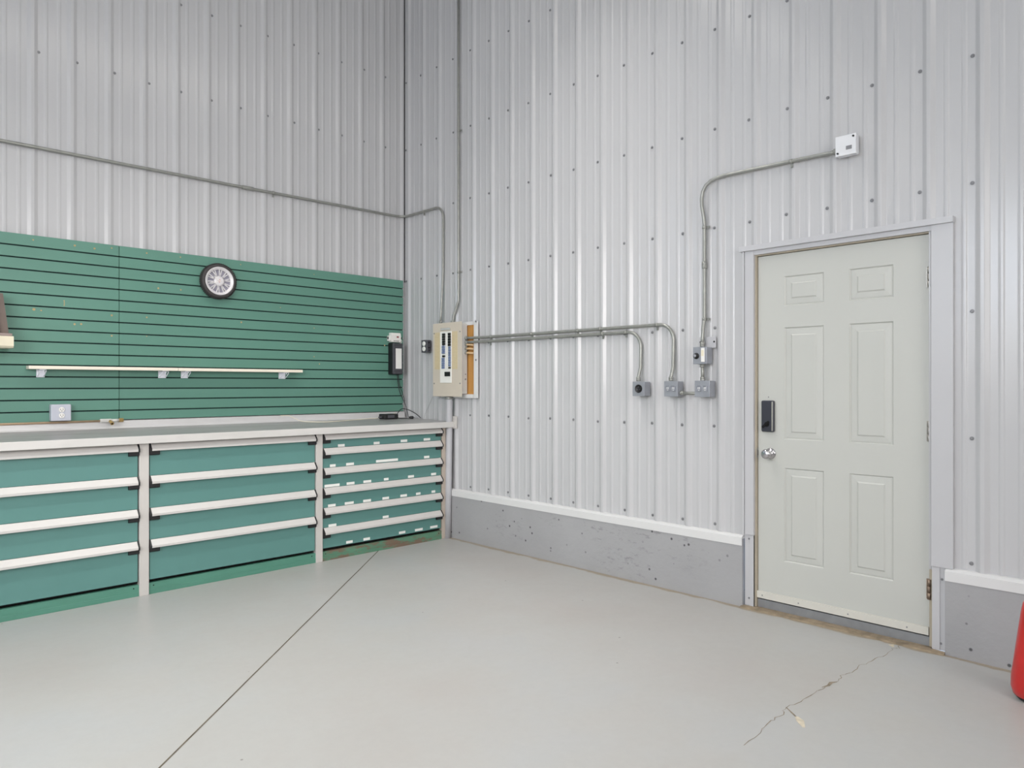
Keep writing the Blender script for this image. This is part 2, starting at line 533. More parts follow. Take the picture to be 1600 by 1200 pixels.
ribbon(mb, [(-1.139, -4.218), (-1.175, -4.262), (-1.20, -4.292), (-1.25, -4.33)], [.004, .008, .007, .003], 0.0007)
mb.slot(3)
ribbon(mb, [(-1.19, -4.285), (-1.215, -4.31), (-1.26, -4.345)], [.012, .03, .01], 0.0009)
ribbon(mb, [(-0.10, -4.29), (-0.08, -4.27), (-0.062, -4.28)], [.01, .024, .012], 0.0005)
floor = mb.build('floor', ['floor', 'joint', 'crack', 'patch'])
struct(floor, 'pale grey painted concrete floor with a diagonal joint and a crack', 'floor')

# concrete curb and white flashing at the foot of the right wall
CURB = -0.032
mb = MB()
mb.box(CURB, 0.10, DOOR_Y0 + 0.056, -0.02, 0, 0.40)
c1 = struct(mb.build('baseboard_right', 'curb'), 'grey painted concrete curb between the workbench and the door', 'baseboard')
mb = MB()
mb.box(CURB, 0.10, YW, -4.500, 0, 0.40)
c2 = struct(mb.build('baseboard_right', 'curb'), 'pitted grey concrete curb to the right of the door', 'baseboard')
def flashing(name, y0, y1, label):
    m_ = MB()
    m_.prism([(CURB - .004, .361), (CURB - .004, .408), (CURB + .012, .419), (0.012, .423), (0.012, .361)], 'y', y0, y1)
    return struct(m_.build(name, 'white_trim'), label, 'trim')
flashing('trim_1', -3.434, -0.02, 'white steel flashing strip above the curb left of the door')
flashing('trim_2', YW, -4.500, 'white steel flashing strip above the curb right of the door')

# screws on the liner walls: parts of the walls they fasten
def screw_mesh():
    m_ = MB()
    m_.lathe([(.0098, 0), (.0098, .0018), (.0062, .0020), (.0060, .0065), (.0038, .0075)], (0, 0, 0), (0, 0, 1), 10, True, False)
    o = m_.build('screw', 'screw')
    me = o.data
    bpy.data.objects.remove(o)
    return me
SCREW = screw_mesh()
def add_screws(wall, spots, rot, n_max=99):
    spots = sorted(spots, key=lambda s: (Vector(s) - Vector((-3.99, -5.54, 1.31))).length)
    for p in spots[:n_max]:
        o = bpy.data.objects.new('screw', SCREW); COL.objects.link(o)
        o.parent = wall; o.location = p; o.rotation_euler = rot
    rest = spots[n_max:]
    if rest:
        bm = bmesh.new()
        for p in rest:
            t = bmesh.new(); t.from_mesh(SCREW)
            t.transform(Matrix.Translation(p) @ Euler(rot).to_matrix().to_4x4())
            tmp = bpy.data.meshes.new('t'); t.to_mesh(tmp); t.free()
            bm.from_mesh(tmp); bpy.data.meshes.remove(tmp)
        me = bpy.data.meshes.new('screw'); bm.to_mesh(me); bm.free(); me.materials.append(M['screw'])
        o = bpy.data.objects.new('screw', me); COL.objects.link(o); o.parent = wall; o['kind'] = 'stuff'
sp = []
for z in (4.13, 3.497, 2.884, 2.280, 1.663, 1.058, 0.457):
    for i in range(-1, 21):
        y = SCR_R - PER_R * i
        if y > -0.02: continue
        if DOOR_Y1 - .13 < y < DOOR_Y0 + .09 and z < 2.15: continue
        if y > -1.08 and 1.2 < z < 1.85: continue
        if y > -0.75 and z < 1.1: continue
        if abs(y + 3.185) < .12 and 1.2 < z < 1.62: continue
        sp.append((0.0, y + random.uniform(-.004, .004), z + random.uniform(-.004, .004)))
add_screws(wall_right, sp, (0, -PI / 2, 0))
sp = []
for z in (4.13, 3.486):
    for i in range(0, 18):
        sp.append((SCR_L - PER_L * i + random.uniform(-.004, .004), 0.0, z + random.uniform(-.004, .004)))
add_screws(wall_left, sp, (PI / 2, 0, 0))

# ------------------------------------------------------------------ door
DX = 0.012                                # front face of the leaf, set back in the wall
L0, L1, Z0, Z1 = -3.5145, -4.419, 0.070, 2.064
mb = MB()
cols = [L0, -3.672, -3.897, -4.033, -4.253, L1]
rows = [Z0, 0.301, 0.838, 1.001, 1.641, 1.764, 1.934, Z1]
RINGS = [(0, 0), (.006, .007), (.013, .0048), (.040, .0030), (.047, -.0015)]
for i in range(5):
    for j in range(7):
        y0, y1, z0, z1 = cols[i], cols[i + 1], rows[j], rows[j + 1]
        if i % 2 == 1 and j % 2 == 1:
            def rect(ins, d):
                return [(DX + d, y0 - ins, z0 + ins), (DX + d, y1 + ins, z0 + ins), (DX + d, y1 + ins, z1 - ins), (DX + d, y0 - ins, z1 - ins)]
            for (i0, d0), (i1, d1) in zip(RINGS[:-1], RINGS[1:]):
                A, B = rect(i0, d0), rect(i1, d1)
                for k in range(4):
                    mb.face([A[k], A[(k + 1) % 4], B[(k + 1) % 4], B[k]])
            mb.face(rect(*RINGS[-1]))
        else:
            mb.face([(DX, y0, z0), (DX, y1, z0), (DX, y1, z1), (DX, y0, z1)])
bmesh.ops.remove_doubles(mb.bm, verts=mb.bm.verts[:], dist=1e-5)
mb.box(DX + .010, DX + .045, L1, L0, Z0, Z1)
for (ya, yb) in ((L0, L0), (L1, L1)):
    mb.face([(DX, ya, Z0), (DX + .02, ya, Z0), (DX + .02, ya, Z1), (DX, ya, Z1)])
mb.face([(DX, L0, Z1), (DX, L1, Z1), (DX + .02, L1, Z1), (DX + .02, L0, Z1)])
door = mb.build('door_1', 'door', origin=(DX, -3.96, Z0))
struct(door, 'off-white six-panel entry door with keypad lock and round knob', 'door')
# frame
mb = MB()
mb.box(-0.004, 0.11, DOOR_Y0 - .0205, DOOR_Y0 + .01, 0.012, DOOR_Z + .02)
mb.box(0.002, 0.11, DOOR_Y1 - .012, DOOR_Y1 + .002, 0.012, DOOR_Z + .02)
mb.box(-0.002, 0.11, DOOR_Y1, DOOR_Y0, DOOR_Z - .011, DOOR_Z + .03)
mb.box(0.078, 0.11, DOOR_Y1, DOOR_Y0, 0.0, DOOR_Z)      # stop behind the leaf
tag(mb.build('door_jamb', 'jamb', door), 'beige worn door jamb')
mb = MB()
mb.box(DX - .012, DX, L1, L0 + .004, 0.066, 0.106)
for y in (-3.545, -3.76, -4.03, -4.32):
    mb.slot(1).cyl((DX - .0125, y, .084), (DX - .0135, y, .084), .004, 8)
tag(mb.build('door_sweep', ['sweep', 'screw'], door), 'white strip along the foot of the door')
mb = MB(); mb.box(DX - .004, 0.10, DOOR_Y1 + .004, DOOR_Y0 - .022, 0.0, 0.058)
tag(mb.build('sill_plate', 'sill', door), 'grey metal sill plate below the door')
for k, z in enumerate((1.85, 1.082, 0.296)):
    mb = MB()
    for q in range(3):
        mb.cyl((DX - .012, L1 - .003, z - .051 + q * .034 + .001), (DX - .012, L1 - .003, z - .051 + q * .034 + .033), .009, 10)
    mb.box(DX - .0035, DX + .001, L1 - .008, L1 + .012, z - .05, z + .05)
    h = mb.build('hinge', 'hinge_rust' if k == 2 else 'hinge', door)
    if k == 2: h['label'] = 'rusted lowest hinge'
mb = MB()
mb.box(DX - .022, DX, -3.611, -3.534, 1.040, 1.222, .008, 3)
lk = mb.build('keypad_lock', 'lock_black', door); lk['label'] = 'charcoal electronic keypad deadbolt'
mb = MB(); mb.box(DX - .0235, DX - .010, -3.6055, -3.598, 1.046, 1.216, .002)
mb.build('lock_edge', 'lock_edge', lk)
mb = MB()
p = Vector((DX - .024, -3.568, 1.082))
mb.cyl((DX - .026, -3.57, 1.084), (DX - .022, -3.57, 1.084), .014, 14)
mb.prism([(p.y - .020, p.z + .014), (p.y - .013, p.z + .022), (p.y + .024, p.z - .012), (p.y + .018, p.z - .020)], 'x', DX - .036, DX - .024)
mb.build('thumb_turn', 'gap', lk)
mb = MB()
mb.lathe([(.032, 0), (.032, .004), (.024, .009), (.012, .013), (.011, .034), (.018, .040), (.026, .048), (.0285, .058), (.026, .068), (.016, .074), (.0, .0745)], (DX, -3.583, 0.914), (-1, 0, 0), 28, False)
tag(mb.build('door_knob', 'nickel', door), 'round brushed metal knob')
mb = MB(); mb.box(-0.006, DX - .004, DOOR_Y0 - .0235, DOOR_Y0 - .0215, .885, .945); mb.slot(1).box(.006, DX - .008, DOOR_Y0 - .0245, DOOR_Y0 - .0235, .900, .930)
mb.build('strike_plate', ['hinge', 'gap'], door)
mb = MB(); mb.cyl((DX - .002, -3.570, 1.242), (DX, -3.570, 1.242), .0035, 8)
mb.build('peg_hole', 'screw', door)

for o in door.children:
    if o.name.split('.')[0] in ('keypad_lock', 'door_knob', 'peg_hole'):
        o.location.y -= .008

# casings of bent white steel round the door
def casing(name, boxes, label, screws=()):
    m_ = MB()
    for b_ in boxes: m_.box(*b_)
    m_.slot(1)
    for (y, z, x) in screws: m_.cyl((x - .003, y, z), (x, y, z), .006, 8)
    return struct(m_.build(name, ['casing', 'screw']), label, 'trim')
casing('trim_3', [(-.024, .0, -3.503, -3.448, .43, 2.100), (-.030, .0, -3.446, -3.436, .43, 2.098), (-.014, .02, -3.500, -3.444, .012, .430), (-.019, .0, -3.500, -3.478, .012, .428)],
       'white steel casing down the left side of the door', [(-3.470, .405, -.014), (-3.470, .055, -.014)])
casing('trim_4', [(-.026, .0, -4.533, -4.438, .420, 2.100), (-.014, .02, -4.500, -4.440, .012, .420), (-.020, .0, -4.474, -4.440, .012, .418)],
       'white steel casing down the right side of the door', [(-4.483, .360, -.014), (-4.478, .045, -.014)])
casing('trim_5', [(-.038, .0, -4.535, -3.417, 2.100, 2.130), (-.020, .0, -4.51, -3.45, 2.074, 2.100)],
       'white steel head casing across the top of the door')
m_ = MB()
m_.prism([(-.020, .0), (-.052, .0), (-.046, .007), (-.020, .011)], 'y', -4.50, -3.43)
m_.box(-.022, .03, DOOR_Y1 - .01, DOOR_Y0 + .01, 0, .011)
struct(m_.build('trim_6', 'dusty'), 'dusty brown threshold strip on the floor under the door', 'trim')

# ------------------------------------------------------------------ slatwall boards
SF = -0.044                                # front face
def slatwall(x0, x1, label, holes):
    t = MB()
    zt, zb = 2.280, 1.072
    g = [2.2045 - .0763 * k for k in range(15)]
    edges = [zt] + g + [zb]
    for k in range(16):
        top = edges[k] - (.0048 if k else 0); bot = edges[k + 1] + (.0048 if k < 15 else 0)
        t.box(x0, x1, SF, SF + .010, bot, top)
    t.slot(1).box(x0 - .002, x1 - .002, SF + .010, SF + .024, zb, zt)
    t.slot(2)
    for (hx, hz, r) in holes:
        t.cyl((hx, SF - .0006, hz), (hx, SF, hz), r, 8)
    o = t.build('slatwall_board', ['slat', 'slot', 'bare'], origin=((x0 + x1) / 2, SF, zb))
    return tag(o, label, 'slatwall', 'green slatwall boards above the workbench')
slatwall(-4.88, -2.4455, 'left green slatwall board, behind the grey outlet box',
         [(-2.714, 2.245, .007), (-2.596, 2.241, .007), (-2.49, 2.258, .005), (-2.946, 1.801, .009), (-2.906, 1.797, .005), (-2.715, 1.719, .007), (-2.676, 1.722, .007), (-2.49, 1.793, .007), (-2.49, 1.652, .006), (-2.775, 1.86, .004), (-2.775, 1.85, .004), (-2.776, 1.84, .004), (-2.776, 1.87, .004), (-2.95, 2.25, .005)])
slatwall(-2.4415, -0.040, 'right green slatwall board, with the wheel-shaped clock on it',
         [(-2.264, 2.252, .006), (-2.032, 2.252, .005), (-2.186, 2.009, .007), (-2.03, 2.012, .006), (-2.264, 1.794, .006), (-1.575, 1.801, .007), (-1.58, 2.25, .004), (-2.264, 1.66, .004), (-.95, 1.79, .005), (-.95, 2.24, .004), (-.62, 1.78, .004), (-.245, 1.672, .007), (-1.25, 1.94, .004), (-.9, 1.49, .005), (-.95, 1.55, .005)])

# ------------------------------------------------------------------ drawer cabinets and workbench top
YF = -0.715                                # drawer fronts
def cabinet(x0, x1, tops, bottom, label, post, labels=None, rusty=False, end=None):
    r = thing('drawer_cabinet', label, 'drawer cabinet', ((x0 + x1) / 2, -0.36, 0.0), 'teal drawer cabinets under the workbench')
    m_ = MB()
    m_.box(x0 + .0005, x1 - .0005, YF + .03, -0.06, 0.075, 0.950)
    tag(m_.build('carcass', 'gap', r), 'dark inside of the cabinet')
    m_ = MB()
    m_.box(x0, x1, YF, YF + .03, 0.0, 0.070)
    m_.box(x0, x1, YF - .003, YF, 0.0, 0.030, .001, 1)
    for sx in (x0 + .03, x1 - .03):
        m_.slot(1).cyl((sx, YF - .001, .052), (sx, YF, .052), .004, 8)
        m_.slot(0)
    k = m_.build('kick_plate', ['kick_rust' if rusty else 'kick', 'gap'], r)
    if rusty: k['label'] = 'green kick plate with brown rust patches'
    for i, zt in enumerate(tops):
        zb = tops[i + 1] if i + 1 < len(tops) else bottom
        m_ = MB()
        m_.box(x0 + .007, x1 - .007, YF, YF + .018, zb + (.002 if i + 1 < len(tops) else 0), zt - .002)
        d = m_.build('drawer', 'teal', r, origin=((x0 + x1) / 2, YF, zb))
        h = MB()
        hx0, hx1 = x0 + .012, x1 - .012
        h.prism([(YF, zt), (YF - .004, zt), (YF - .031, zt - .032), (YF - .033, zt - .034), (YF - .033, zt - .047), (YF - .029, zt - .049), (YF - .027, zt - .038), (YF, zt - .012)], 'x', hx0, hx1)
        h.build('handle', 'handle', d)
        for s, hx in ((1, x0), (-1, x1)):
            e = MB()
            e.prism([(YF, zt), (YF - .005, zt), (YF - .033, zt - .034), (YF - .033, zt - .052), (YF - .004, zt - .052), (YF, zt - .04)], 'x', hx + s * .002, hx + s * .0118)
            e.prism([(YF, zt - .050), (YF - .020, zt - .050), (YF - .020, zt - .070), (YF - .012, zt - .076), (YF, zt - .076)], 'x', hx + s * .002, hx + s * .062)
            e.build('handle_catch', 'black', d)
        for (a, b_, zc) in (labels or {}).get(i, []):
            w = MB(); w.box(a, b_, YF - .001, YF, zc - .010, zc + .010)
            w.build('paper_label', 'paper', d)
    m_ = MB(); m_.box(post[0], post[1], -0.728, -0.06, 0.0, 0.950, .002, 1)
    m_.build('side_post', 'post', r)
    if end:
        m_ = MB(); m_.box(end[0], end[1], -0.722, -0.06, 0.0, 0.950, .002, 1)
        tag(m_.build('side_post', 'post_tan', r), 'tan side post at the right end')
    return r
T4 = [0.948, 0.742, 0.5395, 0.341]
cabinet(-3.672, -2.520, T4, 0.092, 'teal four-drawer cabinet cut off by the left edge', (-3.728, -3.672))
cabinet(-2.464, -1.309, T4, 0.092, 'middle teal four-drawer cabinet between the two others', (-2.520, -2.464))
LB = {0: [(-1.122, -1.064, .853), (-.804, -.749, .854), (-.546, -.481, .857), (-.313, -.245, .857)],
      1: [(-1.19, -1.142, .706), (-1.051, -.983, .706), (-.782, -.573, .709), (-.309, -.254, .709)],
      2: [(-1.235, -1.108, .557), (-1.047, -.978, .558), (-.898, -.827, .558), (-.708, -.664, .56), (-.473, -.413, .56), (-.235, -.182, .56)],
      3: [(-1.206, -1.142, .407), (-1.063, -.985, .408), (-.9, -.829, .408), (-.722, -.66, .409), (-.549, -.484, .411), (-.392, -.346, .411), (-.23, -.191, .412)],
      4: [(-1.202, -1.136, .257), (-.719, -.663, .26)],
      5: [(-1.051, -.994, .110), (-.898, -.838, .110), (-.563, -.5, .113), (-.403, -.323, .112), (-.245, -.167, .114)]}
cabinet(-1.256, -0.124, [0.952, 0.840, 0.692, 0.5435, 0.3945, 0.246], 0.094, 'teal six-drawer cabinet with white paper labels, rusty at the foot', (-1.309, -1.256), LB, True, (-.122, -.082))

wt = thing('workbench_top', 'long brushed steel workbench top over the teal drawer cabinets', 'countertop', (-1.9, -0.38, 0.95))
TX0, TX1, TF = -3.735, -0.026, -0.768
mb = MB()
PX, PY, PRAD = -0.0530, -0.7320, 0.0290    # the big conduit passes through the corner of the top
zf, zbk = 0.9965, 1.0135
def topz(y): return zf + (zbk - zf) * (y - TF) / (-0.05 - TF)
mb.prism([(TF + .004, zf - .030), (TF + .004, zf - .001), (-0.05, zbk), (-0.05, .955), (TF + .05, .955)], 'x', TX0, PX - PRAD - .006)
mb.prism([(PY + PRAD + .006, topz(PY + PRAD + .006) - .03), (PY + PRAD + .006, topz(PY + PRAD + .006)), (-0.05, zbk), (-0.05, .955), (PY + PRAD + .02, .955)], 'x', PX - PRAD - .006, TX1)
mb.build('top_sheet', 'counter', wt)
mb = MB(); mb.box(TX0, TX1, TF, TF + .006, .949, zf + .001, .0025, 2)
mb.build('front_edge', 'edge_steel', wt)
mb = MB()
mb.box(TX1 - .002, TX1 + .008, TF - .03, TF + .10, .938, 1.046, .0035, 2)
mb.build('end_cap', 'post', wt)
mb = MB()
mb.prism([(-.052, zbk - .004), (-.062, zbk), (-.054, zbk + .010), (-.050, zbk + .048), (-.046, zbk + .0515), (-.0415, zbk + .0515), (-.0415, zbk - .004)], 'x', TX0, -0.028)
mb.build('backsplash', 'splash', wt)

# ------------------------------------------------------------------ shelf boards on clear brackets
def shelf(x0, x1, brs, label):
    r = thing('display_shelf', label, 'shelf', ((x0 + x1) / 2, SF - .06, 1.414), 'cream shelf boards on the slatwall')
    m_ = MB(); m_.box(x0, x1, SF - .090, SF - .002, 1.4135, 1.4355, .003, 2)
    m_.build('shelf_board', 'shelf_cream', r)
    for (a, b_) in brs:
        m_ = MB()
        m_.box(a, b_, SF - .010, SF, 1.362, 1.4145, .001, 1)
        m_.box(a + .004, b_ - .004, SF - .078, SF - .004, 1.409, 1.4145, .001, 1)
        c_ = b_ - .006
        m_.tube([(c_, SF - .004, 1.368), (c_ , SF - .03, 1.373), (c_, SF - .055, 1.388), (c_, SF - .076, 1.404)], .0028, 6)
        m_.tube([(a + .006, SF - .004, 1.368), (a + .006, SF - .03, 1.373), (a + .006, SF - .055, 1.388), (a + .006, SF - .076, 1.404)], .0028, 6)
        m_.cyl(((a + b_) / 2, SF - .079, 1.402), ((a + b_) / 2, SF - .083, 1.402), .004, 8)
        m_.build('bracket', 'acrylic', r)
    return r
shelf(-2.990, -2.081, [(-2.934, -2.888), (-2.188, -2.136)], 'left cream shelf board on clear brackets, over the outlet box')
shelf(-2.079, -1.100, [(-2.030, -1.982), (-1.268, -1.212)], 'right cream shelf board on clear brackets, below the wheel-shaped clock')

# ------------------------------------------------------------------ wheel-shaped clock
CX, CZ = -1.765, 2.098
ck = thing('wall_clock', 'round wall clock made like a car wheel with black tyre on green slatwall', 'clock', (CX, SF, CZ))
mb = MB()
O = (CX, SF, CZ); AX = (0, -1, 0)
mb.lathe([(.100, 0), (.120, .002), (.131, .012), (.133, .030), (.130, .046), (.122, .055), (.112, .058), (.107, .054)], O, AX, 48, False)
for k in range(56):                       # tread blocks
    a = 2 * PI * k / 56
    for off, y in ((0, .016), (PI / 56, .029), (0, .042)):
        aa = a + off
        c_ = Vector((CX + math.cos(aa) * .1335, SF - y, CZ + math.sin(aa) * .1335))
        t_ = Vector((-math.sin(aa), 0, math.cos(aa))); n_ = Vector((math.cos(aa), 0, math.sin(aa)))
        q = [c_ + t_ * .0045 + Vector((0, .005, 0)), c_ - t_ * .0045 + Vector((0, .005, 0)), c_ - t_ * .0045 - Vector((0, .005, 0)), c_ + t_ * .0045 - Vector((0, .005, 0))]
        mb.face([p + n_ * .0022 for p in q])
        for i in range(4):
            mb.face([q[i], q[(i + 1) % 4], q[(i + 1) % 4] + n_ * .0022, q[i] + n_ * .0022])
mb.build('tyre', 'tyre', ck)
mb = MB(); mb.lathe([(.107, .030), (.107, .056), (.103, .058), (.099, .054), (.094, .050), (.088, .049), (.086, .046), (.086, .030)], O, AX, 48, False)
mb.build('rim', 'rim', ck)
mb = MB(); mb.lathe([(.001, .034), (.105, .034)], O, AX, 48, False)
mb.build('dial', 'clock_face', ck)
for k in range(10):
    a = 2 * PI * k / 10 + PI / 2 - .13
    m_ = MB()
    for da in (-.10, .12):
        u = Vector((math.cos(a), 0, math.sin(a))); v = Vector((math.cos(a + da * 1.0), 0, math.sin(a + da * 1.0)))
        p0 = Vector(O) + u * .030; p1 = Vector(O) + v * .088
        d_ = (p1 - p0).normalized(); w_ = Vector((-d_.z, 0, d_.x)) * .0034
        lo, hi = -.036, -.046
        A = [p0 - w_ * 1.3, p1 - w_, p1 + w_, p0 + w_ * 1.3]
        F_ = [p + Vector((0, hi, 0)) for p in A]; B_ = [p + Vector((0, lo, 0)) for p in A]
        m_.face(F_)
        for i in range(4):
            m_.face([F_[i], F_[(i + 1) % 4], B_[(i + 1) % 4], B_[i]])
    m_.build('spoke', 'rim', ck)
mb = MB(); mb.lathe([(.040, .036), (.038, .047), (.026, .050), (.012, .051), (.001, .051)], O, AX, 28, False)
mb.build('hub', 'rim', ck)
mb = MB(); mb.lathe([(.011, .0505), (.011, .0525), (.001, .0528)], O, AX, 20, False)
mb.build('centre_cap', 'red_dot', ck)
for ang, ln, w, y in ((2.45, .055, .004, .053), (3.55, .075, .0032, .0545)):
    m_ = MB()
    u = Vector((math.cos(ang), 0, math.sin(ang))); wv = Vector((-u.z, 0, u.x)) * w
    c_ = Vector(O) + Vector((0, -y, 0))
    q = [c_ - wv - u * .012, c_ + wv - u * .012, c_ + u * ln + wv * .5, c_ + u * ln - wv * .5]
    m_.face(q); m_.face([p + Vector((0, .001, 0)) for p in q])
    m_.build('clock_hand', 'white_plastic', ck)

# ------------------------------------------------------------------ taupe unit hanging at the left edge
tf = thing('wall_hood', 'taupe tapered hood with cream base hanging on slatwall at left edge', 'hood', (-3.30, SF, 1.545))
mb = MB()
xa, xb = -3.58, -3.112
y0, y1 = SF, SF - .16
def frus(m_, b0, b1, yb, t0, t1, yt, z0, z1, side=None):
    A = [(b0, SF, z0), (b1, SF, z0), (b1, yb, z0), (b0, yb, z0)]; B = [(t0, SF, z1), (t1, SF, z1), (t1, yt, z1), (t0, yt, z1)]
    m_.face(A); m_.face(B)
    for i in range(4): m_.face([A[i], A[(i + 1) % 4], B[(i + 1) % 4], B[i]])
frus(mb, xa, xb - .040, y1, xa + .03, xb - .062, y1 + .05, 1.630, 1.884)
mb.build('hood_shell', 'taupe', tf)
mb = MB()
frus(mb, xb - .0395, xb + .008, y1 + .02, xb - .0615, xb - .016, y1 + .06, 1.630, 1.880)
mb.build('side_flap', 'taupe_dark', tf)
mb = MB(); mb.box(xa - .01, xb + .022, y1 - .01, SF, 1.612, 1.630, .003)
tag(mb.build('hood_rim', 'taupe', tf), 'pinkish taupe rim')
mb = MB(); mb.prism([(SF, 1.612), (y1 - .014, 1.612), (y1 - .014, 1.552), (y1 - .004, 1.540), (SF, 1.540)], 'x', xa - .012, xb + .028)
mb.build('hood_base', 'cream', tf)

# ------------------------------------------------------------------ outlets on the slatwall, air line
ob = thing('outlet_box', 'grey surface outlet box with two white sockets on green slatwall', 'outlet box', (-2.80, SF, 1.068))
mb = MB(); mb.box(-2.862, -2.747, SF - .055, SF, 1.0765, 1.185, .005, 2)
mb.build('box_body', 'light_box', ob)
def duplex(parent, x, z0, z1, y, r=.017):
    for z in (z0, z1):
        m_ = MB()
        m_.lathe([(r, 0), (r, .004), (r * .9, .005)], (x, y, z), (0, -1, 0), 20)
        m_.slot(1).box(x - .008, x - .0055, y - .0058, y - .005, z - .002, z + .007)
        m_.box(x + .0055, x + .008, y - .0058, y - .005, z - .002, z + .007)
        m_.cyl((x, y - .005, z - .008), (x, y - .0058, z - .008), .0028, 8)
        m_.build('socket', ['white_plastic', 'gap'], parent)
duplex(ob, -2.802, 1.112, 1.150, SF - .055)

al = thing('air_line', 'copper air line with brass tee fitting along the foot of the slatwall', 'pipe', (-2.9, SF - .02, 1.074))
mb = MB(); mb.tube([(-3.73, SF - .026, 1.065), (-3.2, SF - .026, 1.065), (-2.565, SF - .026, 1.067)], .0075, 10)
mb.build('tube', 'copper', al)
mb = MB()
mb.cyl((-2.570, SF - .027, 1.068), (-2.500, SF - .027, 1.068), .013, 6, False)
mb.cyl((-2.500, SF - .027, 1.068), (-2.452, SF - .027, 1.069), .010, 12)
tag(mb.build('tee_fitting', 'edge_steel', al), 'silvery tee fitting')
mb = MB(); mb.cyl((-2.452, SF - .027, 1.069), (-2.425, SF - .027, 1.069), .014, 6, False)
mb.build('end_plug', 'brass', al)
mb = MB(); mb.cyl((-2.510, SF - .027, 1.068), (-2.506, SF - .062, 1.052), .010, 10); mb.cyl((-2.506, SF - .062, 1.052), (-2.5055, SF - .070, 1.048), .012, 10)
mb.slot(1).cyl((-2.5055, SF - .070, 1.048), (-2.5054, SF - .0706, 1.0477), .006, 10)
mb.build('outlet_nipple', ['brass', 'gap'], al)

# ------------------------------------------------------------------ charger and white control unit on the slatwall
ch = thing('battery_charger', 'charcoal charger box with pale label at right end of slatwall', 'charger', (-0.15, SF, 1.412))
mb = MB(); mb.box(-.203, -.098, SF - .078, SF - .062, 1.414, 1.690, .004, 2)
mb.build('front_housing', 'charger', ch)
mb = MB(); mb.box(-.206, -.092, SF - .062, SF, 1.408, 1.693, .003, 2)
mb.build('back_housing', 'charger_side', ch)
mb = MB(); mb.box(-.178, -.113, SF - .0792, SF - .078, 1.460, 1.644)
mb.build('label_plate', 'paper', ch)
for z in (1.668, 1.680, 1.44, 1.428):
    mb = MB(); mb.box(-.196, -.104, SF - .0792, SF - .077, z, z + .0025)
    mb.build('vent_rib', 'charger_side', ch)
wu = thing('control_unit', 'small white control unit with buttons sitting above charcoal charger box', 'control unit', (-0.14, SF, 1.697))
mb = MB()
mb.box(-.199, -.095, SF - .045, SF, 1.702, 1.768, .003, 2)
mb.prism([(SF, 1.768), (SF - .045, 1.768), (SF - .036, 1.788), (SF, 1.788)], 'x', -.197, -.097)
mb.build('housing', 'white_plastic', wu)
mb = MB(); mb.box(-.222, -.199, SF - .038, SF - .004, 1.712, 1.760, .004, 2); mb.slot(1).box(-.2225, -.2215, SF - .03, SF - .012, 1.728, 1.75)
mb.build('end_lug', ['white_plastic', 'black'], wu)
mb = MB(); mb.box(-.144, -.120, SF - .0458, SF - .045, 1.744, 1.757)
mb.build('display', 'red_led', wu)
for x in (-.170, -.155, -.140, -.125):
    m_ = MB(); m_.cyl((x, SF - .045, 1.714), (x, SF - .0475, 1.714), .0038, 10)
    m_.build('button', 'black', wu)
mb = MB()
mb.tube(arc((-.090, SF - .03, 1.712), .014, 0, 2 * PI * .93, (1, 0, 0), (0, 0, 1), 16), .0035, 8)
mb.build('hook_ring', 'white_plastic', wu)

# ------------------------------------------------------------------ things lying on the workbench
zc = 1.012
ad = thing('power_adapter', 'black power adapter brick lying at the right end of the workbench', 'power adapter', (-.30, -.16, zc))
mb = MB()
mb.box(-.372, -.227, -.235, -.140, zc - .0015, zc + .044, .007, 2)
mb.build('brick', 'black', ad)
mb = MB(); mb.box(-.399, -.370, -.19, -.17, zc + .009, zc + .022, .004, 2)
mb.build('plug_end', 'charger', ad)
mb = MB(); mb.box(-.34, -.27, -.2358, -.2345, zc + .010, zc + .034)
mb.build('rating_label', 'charger', ad)

def cable(name, pts, r, m_, label, parent=None):
    t = MB(); P = spline(pts, 8); t.tube(P, r, 8)
    if parent:
        return t.build(name, m_, parent)
    return tag(t.build(name, m_, origin=P[0]), label, 'cable')
zt_ = 1.0125
cable('power_cord', [(-.118, SF - .02, 1.408), (-.112, SF - .02, 1.34), (-.095, SF - .024, 1.25), (-.066, SF - .034, 1.18), (-.046, SF - .05, 1.12), (-.040, SF - .07, 1.05), (-.038, SF - .08, 1.0165)], .0032, 'cable_black',
      '', ch)
cable('charger_lead', [(-.102, SF - .016, 1.408), (-.098, SF - .014, 1.36), (-.084, SF - .014, 1.30), (-.060, SF - .014, 1.245), (-.048, SF - .02, 1.20), (-.040, SF - .03, 1.16)], .0026, 'cable_black',
      '', ch)
cable('adapter_cord', [(-.225, -.175, zt_ + .020), (-.205, -.165, zt_ + .025), (-.175, -.155, zt_ + .050), (-.14, -.15, zt_ + .078), (-.11, -.16, zt_ + .084), (-.08, -.20, zt_ + .070), (-.055, -.26, zt_ + .040), (-.040, -.31, zt_ + .004)], .0036, 'cable_black',
      '', ad)
pl = thing('plug_cord', 'short black cord with plug lying beside the adapter brick', 'cable', (-.16, -.26, zt_))
mb = MB(); mb.tube(spline([(-.224, -.195, zt_ + .012), (-.205, -.21, zt_ + .003), (-.18, -.24, zt_ + .001), (-.135, -.27, zt_ + .003)], 8), .0038, 8)
mb.build('cord', 'cable_black', pl)
mb = MB(); mb.lathe([(.006, 0), (.010, .006), (.013, .022), (.012, .040), (.005, .042)], (-.138, -.268, zt_ + .009), (.8, -.58, 0), 12)
for s in (-.004, .004): mb.box(-.106 + s, -.103 + s, -.305, -.291, zt_ + .007, zt_ + .011)
mb.build('plug', 'black', pl)
